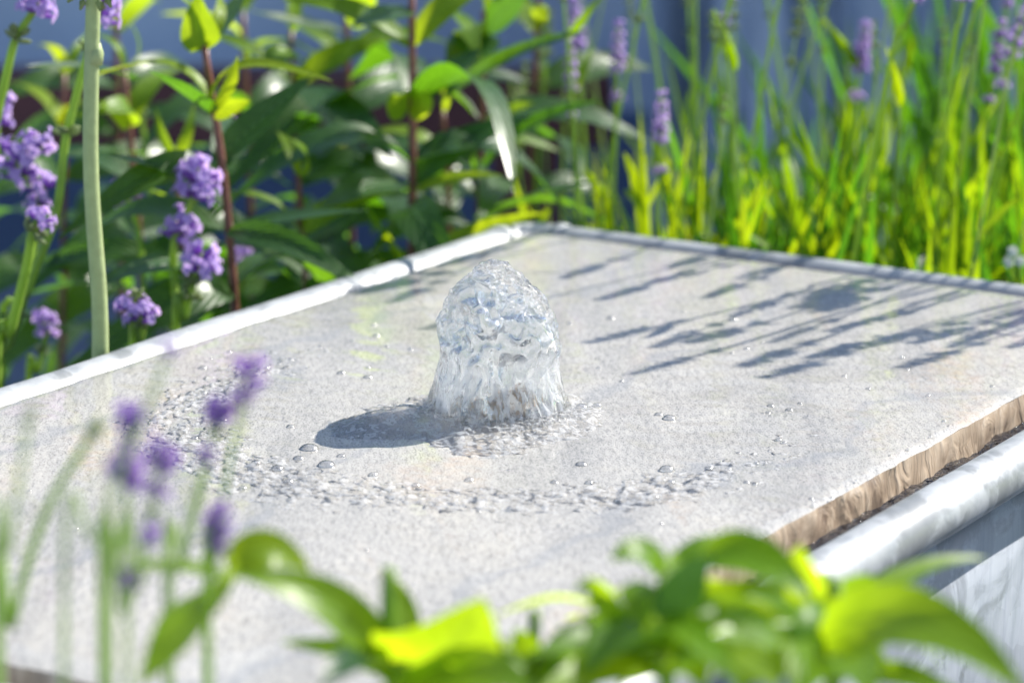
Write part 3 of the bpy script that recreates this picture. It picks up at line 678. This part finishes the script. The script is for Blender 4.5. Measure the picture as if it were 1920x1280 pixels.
def sx_of(p):
    q = p - CAM; return 960 + F*q.x/q.dot(FW)
def ordinal(n):
    return f"{n}{'th' if 10 <= n % 100 <= 20 else {1:'st',2:'nd',3:'rd'}.get(n % 10, 'th')}"
todo.sort(key=lambda t: sx_of(t[1]))
for i, (hp, mid, low, rr, kd, _) in enumerate(todo):
    ax = (hp-mid).normalized(); n_ = 5 if kd != 'bud' else 3
    sprig(head(hp, ax, n_, rr*0.0012, 0.0075, kd != 'bud', kd), [hp - ax*0.065, mid, low], f"slender {'green budding' if kd == 'bud' else 'purple flowering' if kd != 'pale' else 'mauve flowering'} lavender stem behind the back rim, {ordinal(i+1)} from the left", BG, -0.21, 'stem_green' if i % 3 else 'stem_pale', 0.0007 + 0.0003*(i % 3), kd, 100+i, 1 if i % 2 else 0)

# leafy clumps under the tall stems
CG = 'grassy lavender clumps along the back rim'
def clump(c, nb, hmin, hmax, spread, label, seed, mk):
    r = random.Random(seed); m = MB()
    for q in range(nb):
        a = r.uniform(0, 6.28); rad = spread*math.sqrt(r.random()); b = Vector((c.x + rad*math.cos(a), c.y + rad*math.sin(a), c.z - 0.01))
        h = r.uniform(hmin, hmax); ln = Vector((r.gauss(.06, .34), r.gauss(0, .25), 1)).normalized()
        tip = b + ln*h + Vector((r.gauss(0, .012), r.gauss(0, .012), 0)); mid = b.lerp(tip, .5) + Vector((r.gauss(0, .006), r.gauss(0, .006), .012))
        ph = r.uniform(0, 6.28); nr = Vector((math.cos(ph)*.9, -abs(math.sin(ph))-.15, .3))
        vs_, fs_, uv_ = leaf_geo(bez(b, mid, tip, 9), r.uniform(.0038, .0078), nr, 'strap', 0.3, m=2)
        m.add(vs_, fs_, uv_)
        for e in range(r.randint(0, 2)):       # short side leaves
            t = r.uniform(.35, .85); p = b.lerp(tip, t); d_ = Vector((r.gauss(0, .6), r.gauss(0, .6), 1)).normalized(); l_ = r.uniform(.025, .05)
            vs_, fs_, uv_ = leaf_geo(bez(p, p + d_*l_*.5 + Vector((0, 0, .004)), p + d_*l_, 7), r.uniform(.0035, .0065), nr, 'strap', 0.3, m=2); m.add(vs_, fs_, uv_)
    o = m.build('lavender_clump', M[mk]); m2 = MB()
    for q in range(4):
        a = r.uniform(0, 6.28); b = Vector((c.x + spread*math.cos(a), c.y + spread*math.sin(a), c.z - .01)); h = r.uniform(.08, .2)
        tip = b + Vector((r.gauss(0, .06), r.gauss(0, .05), h)); m2.add(*leaf_geo(bez(b, b.lerp(tip, .5) + Vector((0, 0, .02)), tip, 9), r.uniform(.0025, .005), (.2, -1, .3), 'strap', .3, m=2))
    m2.build('dry_blades', M['dry'], o)
    tag(o, label, 'plant', CG)
rows = [(0.0, -.465, .05, .10, .205), (-0.6, -.52, .06, .13, .27), (0.0, -.62, .065, .13, .29), (-0.6, -.76, .075, .13, .30), (0.0, -.98, .085, .20, .40)]
cn = 0; cl_list = []
for ri, (off, u_, sp, h0, h1) in enumerate(rows):
    for j in range(10):
        v_ = -0.17 + 0.105*j + off*0.05
        cl_list.append((UV(u_, v_ + rng.uniform(-.01, .01), -0.20), ri, h0, h1, sp, j))
M['dry'] = leaf_mat('dry_blade', (0.36, 0.29, 0.14), (0.5, 0.38, 0.15), 0.4, 0.6, 3, 0.0, 0.1)
rown = ['front row by back rim', 'second row behind back rim', 'third row behind back rim', 'fourth row behind back rim', 'tall rearmost row before fence']
for (c, ri, h0, h1, sp, j) in cl_list:
    clump(c, (70, 110, 80, 60, 75)[ri], h0, h1, sp, f"clump of narrow green leaves, {ordinal(j+1)} from left in {rown[ri]}", 300 + ri*20 + j, 'blade' if (ri + j) % 2 and ri < 4 else 'blade_deep')

# small white flowers at the right
for q, (x_, y_) in enumerate(((1898,470),(1912,488),(1890,490))):
    p = P(x_, y_, 1.70); root = Vector((p.x+.01, p.y+.02, -0.21)); o = empty('white_flower', root); m = MB(); m.tube(smooth_path([root, root.lerp(p, .6)+Vector((.004, 0, 0)), p], 10), .0007, 5); m.build('stem', M['stem_green'], o)
    m = MB()
    for e in range(5):
        a = e*1.257 + q; d_ = Vector((math.cos(a), -.35 + .3*math.sin(a), math.sin(a))); m.add(*leaf_geo(bez(p, p + d_*.002 + Vector((0, -.001, 0)), p + d_*.0036, 6), .0034, (0, -1, .2), 'ovate', .1, m=2))
    m.build('petals', M['white_petal'], o)
    tag(o, ('white flower at the right edge of the grass, topmost of three', 'white flower nearest the right edge among the grass', 'white flower lowest left of three in the grass')[q], 'flower', 'small white flowers in the grass')

# ------------------------------------------------------------------ tall pale stalk
p0, p1, p2, p3 = P(188,700,1.475), P(186,560,1.475), P(170,300,1.475), P(176,-60,1.475)
root = Vector((p0.x+.004, p0.y, GZ)); st = empty('allium_stalk', root)
m = MB(); pts = smooth_path([root, P(190,900,1.475), p0, p1, p2, p3], 60); m.tube(pts, [0.0044 - 0.0008*max(0, (i-20)/39) for i in range(60)], 24, True, 0.035); m.build('stem', M['stalk'], st)
m = MB(); a = P(178,100,1.475); b = P(186,86,1.475); m.tube([P(177,120,1.475), P(180,96,1.475), P(186,80,1.475)], [.0042, .0040, .0008], 10); m.build('sheath', M['stalk'], st)
tip = p3; m = MB()
for q in range(60):
    d_ = Vector((rng.gauss(0, 1), rng.gauss(0, 1), rng.gauss(0, 1))).normalized(); m.tube([tip + d_*.004, tip + d_*.016, tip + d_*.018, tip + d_*.022], [.0004, .0004, .002, .0006], 5)
m.build('seed_head', M['bud'], st)
tag(st, 'thick smooth pale green stalk standing just behind the left rim', 'plant')

# ------------------------------------------------------------------ leafy perennials at left and centre
PL = []
PL.append(perennial((383,85),(445,640),1.68,'nearest reddish stem with a yellow green upright leaf on top',41, thick=.0032, llen=.10))
PL.append(perennial((772,-20),(765,520),1.82,'dark brown stem with bright round tip leaf rising at the bend of the rim',42, thick=.0034, llen=.115))
PL.append(perennial((908,20),(888,460),1.92,'slim brown stem behind the dome of water, right of the round bright leaf',43, thick=.0028, llen=.115))
PL.append(perennial((648,15),(655,560),2.02,'thin brown stem between the two big reddish stems',44, thick=.003, llen=.10))
PL.append(perennial((455,25),(470,640),2.05,'shaded stem just right of the yellow green top leaf',45, thick=.0028))
PL.append(perennial((232,130),(275,720),1.85,'orange brown stem right of the thick pale stalk',46, thick=.0030, llen=.085))
PL.append(perennial((215,-30),(225,700),2.10,'upright reddish stem rising at the top just right of the pale stalk',47, thick=.003, llen=.09))
PL.append(perennial((545,60),(560,600),2.0,'leafy stem with large dark leaves in the middle of the left plants',48, thick=.0026, llen=.115))
PL.append(perennial((1010,-30),(985,440),2.05,'perennial stem meeting the grass above the corner of the trough',49, thick=.0026, llen=.09))
PL.append(perennial((830,210),(838,520),1.95,'short leafy stem tucked behind the dark brown one',50, thick=.0024, llen=.10))
PL.append(perennial((120,140),(110,760),2.0,'dim leafy stem left of the thick pale stalk',51, thick=.0026, llen=.095))
PL.append(perennial((330,300),(345,720),1.80,'low leafy stem against the left rim under the largest lavender head',52, thick=.0022, llen=.085))
PL.append(perennial((560,330),(570,640),1.78,'low leafy stem leaning on the left rim beyond the nearest reddish stem',53, thick=.0022, llen=.09))
def L(o, a, b, c, d0, d1, wpx, nrm, matk, kind='lance', fold=.18, seed=0):
    p0, p1, p2 = P(*a, d0), P(*b, (d0+d1)/2), P(*c, d1); leaf_obj(o, p0, p1, p2, wpx*(1.12 if matk.startswith('leaf_front') else 1.08)/F*1.03*(d0+d1)/2, nrm, M[matk], kind, fold, 0.06, seed)
UPN = (0, -.5, 1)
a_, b_, c_, d_, e_, f_ = PL[0], PL[1], PL[2], PL[3], PL[7], PL[5]
L(a_, (385,95),(368,60),(372,-12),1.68,1.67,66,(0,-1,.1),'leaf_young','ovate',.12,1)
L(a_, (388,95),(420,40),(470,-30),1.68,1.74,56,(-.5,-.8,.5),'leaf_dark','lance',.2,2)
L(a_, (395,215),(425,170),(445,105),1.68,1.62,46,(.6,-1,.2),'leaf_young','lance',.2,3)
L(a_, (395,215),(345,165),(275,130),1.68,1.62,80,(0,-.3,1),'leaf_dark','lance',.2,4)
L(a_, (405,300),(480,230),(585,140),1.68,1.72,62,(-.2,-.7,.5),'leaf_dark','lance',.25,5)
L(a_, (415,400),(330,310),(200,290),1.68,1.62,52,(0,-.4,1),'leaf_dark','lance',.2,6)
L(a_, (425,440),(520,400),(690,395),1.68,1.70,52,(0,-.2,1),'leaf_dark','lance',.2,7)
L(a_, (430,500),(300,470),(160,545),1.68,1.6,66,(0,-.5,1),'leaf_dark','lance',.2,8)
L(a_, (400,210),(430,205),(470,190),1.68,1.66,36,(0,-1,.4),'leaf_young','ovate',.2,9)
L(e_, (570,160),(640,200),(735,300),1.95,1.85,92,(.4,-.8,.5),'leaf_dark','lance',.15,10)
L(e_, (560,330),(650,310),(760,360),1.9,1.82,66,(0,-.3,1),'leaf_dark','lance',.15,11)
L(b_, (765,205),(740,190),(738,175),1.82,1.80,60,(0,-1,.3),'leaf_young','ovate',.1,12)
L(b_, (765,200),(800,195),(800,170),1.82,1.79,55,(0,-1,.3),'leaf_young','ovate',.1,13)
L(b_, (768,190),(830,150),(905,90),1.82,1.84,80,(-.2,-.4,1),'leaf_dark','lance',.2,14)
L(b_, (772,20),(720,30),(660,50),1.82,1.78,70,(0,-.4,1),'leaf_dark','lance',.2,15)
L(b_, (760,345),(700,330),(600,390),1.82,1.74,80,(.2,-.5,1),'leaf_dark','lance',.2,16)
L(b_, (768,350),(860,250),(1000,220),1.82,1.84,66,(-.2,-.6,.8),'leaf_dark','lance',.25,17)
L(b_, (775,360),(830,330),(945,328),1.82,1.76,36,(0,-.7,.8),'leaf_young','lance',.2,18)
L(c_, (895,330),(960,220),(1130,190),1.92,1.84,46,(-.2,-.6,.7),'leaf_dark','lance',.25,19)
L(c_, (905,240),(940,215),(1000,192),1.92,1.86,44,(0,-.8,.6),'leaf_young','lance',.2,20)
L(c_, (820,195),(930,90),(1110,58),1.92,1.84,40,(-.2,-.6,.7),'leaf_dark','lance',.25,21)
L(c_, (890,410),(990,360),(1130,340),1.9,1.8,60,(0,-.25,1),'leaf_dark','lance',.2,22)
L(c_, (800,475),(900,420),(1020,400),1.84,1.76,34,(0,-.8,.5),'leaf_young','lance',.2,23)
L(c_, (905,60),(885,90),(840,150),1.92,1.86,90,(.1,-.4,1),'leaf_dark','lance',.15,24)
L(c_, (905,60),(960,10),(1000,-40),1.92,1.9,60,(-.2,-.8,.5),'leaf_dark','lance',.2,25)
L(f_, (255,150),(200,120),(50,125),1.85,1.75,48,(0,-.4,1),'leaf_dark','lance',.2,26)
L(f_, (245,235),(210,210),(190,195),1.85,1.8,40,(0,-.9,.4),'leaf_young','lance',.2,27)
L(f_, (268,290),(220,275),(130,290),1.85,1.75,46,(0,-.35,1),'leaf_dark','lance',.2,28)
L(d_, (648,60),(560,50),(470,20),2.0,1.95,50,(0,-.4,1),'leaf_dark','lance',.2,29)
L(d_, (650,40),(690,10),(700,-30),2.0,1.95,60,(0,-1,.3),'leaf_young','lance',.2,30)
L(e_, (545,90),(515,120),(535,130),2.0,1.95,70,(0,-1,.2),'leaf_young','lance',.2,31)

# ------------------------------------------------------------------ bright leafy plants in front
def front_plant(rootpx, d, label):
    p = P(*rootpx, d); return p, empty('leafy_plant', Vector((p.x, p.y-.02, GZ))), label
def fstem(o, pts, th=.0022):
    m = MB(); q = [o.location] + [P(x, y, d) for x, y, d in pts]; m.tube(smooth_path(q, 24), [th*(1.3-.5*i/23) for i in range(24)], 8); m.build('stem', M['stem_green'], o)
A_ = front_plant((735,1330), .85, '')[1]; fstem(A_, [(735,1330,.85),(720,1240,.85)])
tag(A_, 'leafy plant with one long arching bright leaf at the bottom left', 'plant', 'bright leafy plants in front of the trough')
L(A_, (735,1270),(640,1090),(430,1078),.85,.83,95,(.1,-.75,.8),'leaf_front','lance',.3,51)
L(A_, (440,1085),(320,1040),(190,1080),.84,.83,42,(0,-.3,1),'leaf_front','lance',.2,52)
L(A_, (425,1075),(390,1130),(262,1290),.84,.79,150,(-.5,-.8,.25),'leaf_front','lance',.25,53)
L(A_, (430,1075),(500,990),(580,1070),.85,.86,74,(0,-.9,.7),'leaf_front','ovate',.3,54)
L(A_, (740,1280),(840,1250),(905,1120),.85,.83,230,(.3,-.9,.2),'leaf_front','ovate',.12,55)
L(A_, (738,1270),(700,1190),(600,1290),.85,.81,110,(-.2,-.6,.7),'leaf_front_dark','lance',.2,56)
L(A_, (742,1260),(800,1150),(720,1070),.86,.89,44,(0,-.8,.4),'leaf_front','lance',.2,57)
L(A_, (740,1290),(900,1230),(1000,1300),.84,.79,120,(0,-.6,.8),'leaf_front','lance',.2,58)
B_ = front_plant((1250,1340), .85, '')[1]; fstem(B_, [(1250,1340,.85),(1245,1230,.85),(1262,1060,.86)])
tag(B_, 'bushy bright green plant with a dark oval leaf at the bottom centre', 'plant', 'bright leafy plants in front of the trough')
L(B_, (1200,1250),(1130,1060),(1075,1110),.85,.84,60,(-.6,-.7,.4),'leaf_front','lance',.25,60)
L(B_, (1250,1080),(1200,1010),(1145,1050),.86,.85,70,(0,-.6,.9),'leaf_front','lance',.2,61)
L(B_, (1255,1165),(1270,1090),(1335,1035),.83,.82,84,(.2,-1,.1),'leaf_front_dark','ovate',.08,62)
L(B_, (1250,1100),(1310,1000),(1390,1010),.87,.89,54,(0,-.4,1),'leaf_front','lance',.2,63)
L(B_, (1310,1040),(1420,1010),(1530,1130),.86,.84,95,(.1,-.7,.8),'leaf_front','lance',.2,64)
L(B_, (1245,1180),(1180,1150),(1090,1270),.85,.81,110,(-.3,-.6,.7),'leaf_front','lance',.2,65)
L(B_, (1245,1200),(1340,1110),(1450,1170),.85,.82,90,(.1,-.7,.8),'leaf_front','lance',.2,66)
L(B_, (1245,1220),(1150,1180),(990,1230),.85,.82,90,(-.1,-.5,.9),'leaf_front','lance',.2,67)
L(B_, (1245,1240),(1290,1200),(1320,1290),.84,.80,120,(0,-.8,.5),'leaf_front','lance',.2,68)
L(B_, (1245,1110),(1180,1080),(1215,1190),.85,.83,90,(-.3,-.4,.9),'leaf_front','lance',.2,69)
L(B_, (1245,1250),(1120,1240),(1010,1300),.84,.80,90,(0,-.5,1),'leaf_front','lance',.2,70)
L(B_, (1245,1260),(1400,1180),(1460,1300),.83,.79,110,(.2,-.5,.8),'leaf_front','lance',.2,71)
L(B_, (1250,1150),(1300,1190),(1400,1290),.83,.79,70,(0,-.3,1),'leaf_front','lance',.2,72)
D_ = front_plant((1560,1340), .86, '')[1]; fstem(D_, [(1560,1340,.86),(1560,1250,.86),(1555,1150,.87)])
tag(D_, 'bright green plant with a long leaf sweeping down at the bottom right', 'plant', 'bright leafy plants in front of the trough')
L(D_, (1555,1180),(1490,1090),(1500,1020),.87,.86,80,(-.2,-1,.2),'leaf_front','ovate',.15,80)
L(D_, (1555,1180),(1590,1100),(1640,1080),.87,.87,80,(.3,-.9,.3),'leaf_front','lance',.2,81)
L(D_, (1560,1190),(1680,1040),(1850,1045),.87,.91,46,(.1,-.5,1),'leaf_front','lance',.2,82)
L(D_, (1500,1210),(1720,1070),(1930,1310),.86,.79,135,(.2,-.8,.6),'leaf_front','lance',.18,83)
L(D_, (1555,1200),(1430,1130),(1310,1150),.86,.83,80,(-.1,-.7,.8),'leaf_front','lance',.2,84)
L(D_, (1555,1215),(1440,1190),(1380,1300),.85,.81,110,(-.2,-.7,.6),'leaf_front','lance',.2,85)
L(D_, (1555,1220),(1480,1210),(1340,1190),.85,.81,90,(0,-.6,.8),'leaf_front','lance',.2,86)
L(D_, (1560,1240),(1600,1210),(1640,1320),.84,.79,100,(0,-.7,.6),'leaf_front','lance',.2,87)
L(D_, (1560,1240),(1500,1230),(1500,1320),.84,.79,100,(0,-.7,.6),'leaf_front','lance',.2,88)
H_ = front_plant((1000,1400), .87, '')[1]; fstem(H_, [(1000,1400,.87),(1005,1290,.87)], .002)
tag(H_, 'low dark leafy shoot between the two bright front plants', 'plant', 'bright leafy plants in front of the trough')
L(H_, (1005,1290),(990,1200),(960,1180),.87,.86,60,(0,-.9,.4),'leaf_front','lance',.2,90)
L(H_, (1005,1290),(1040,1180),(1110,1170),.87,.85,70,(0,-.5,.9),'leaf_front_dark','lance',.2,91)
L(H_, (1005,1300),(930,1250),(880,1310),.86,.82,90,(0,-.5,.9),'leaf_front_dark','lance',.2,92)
L(H_, (1005,1300),(1060,1240),(1120,1320),.86,.82,90,(0,-.5,.9),'leaf_front','lance',.2,93)
def fill(o, px_list, d, seed, n):
    r = random.Random(seed)
    for (x, y) in px_list:
        at = P(x, y, d + r.uniform(-.03, .03)); a0 = r.uniform(0, 6.28)
        for q in range(n):
            a = a0 + q*2.4 + r.uniform(-.3, .3); el = r.uniform(-.1, .7)
            place_leaf(o, at, (math.cos(a)*math.cos(el), math.sin(a)*math.cos(el), math.sin(el)), r.uniform(.030, .052), Vector((r.gauss(.3, .4), r.gauss(-.5, .4), .9)), 'lance', r.choice((0.6, 1.0, 1.4)), 'leaf_front', r.uniform(.8, 1.1))
fill(B_, [(1252,1115),(1248,1175),(1245,1240),(1180,1215),(1170,1270),(1330,1180),(1340,1250)], .86, 5, 3)
fill(D_, [(1555,1165),(1556,1225),(1480,1220),(1420,1180),(1430,1260),(1620,1270)], .86, 6, 3)
fill(H_, [(1005,1270),(1090,1280)], .87, 7, 3)
fill(A_, [(738,1285),(820,1300)], .85, 8, 3)
for o, seed in ((A_, 31), (B_, 32), (D_, 33), (H_, 34)):
    r = random.Random(seed); x0, y0 = o.location.x, o.location.y + .01
    for q in range(10):
        z = -0.40 + 0.035*q; a = q*1.9 + r.uniform(-.3, .3)
        place_leaf(o, (x0, y0, z), (math.cos(a), math.sin(a), .35), r.uniform(.04, .065), Vector((r.gauss(.2, .3), r.gauss(-.2, .3), 1)), 'lance', r.choice((0.6, 1.0, 1.4)), 'leaf_front', r.uniform(.9, 1.3))
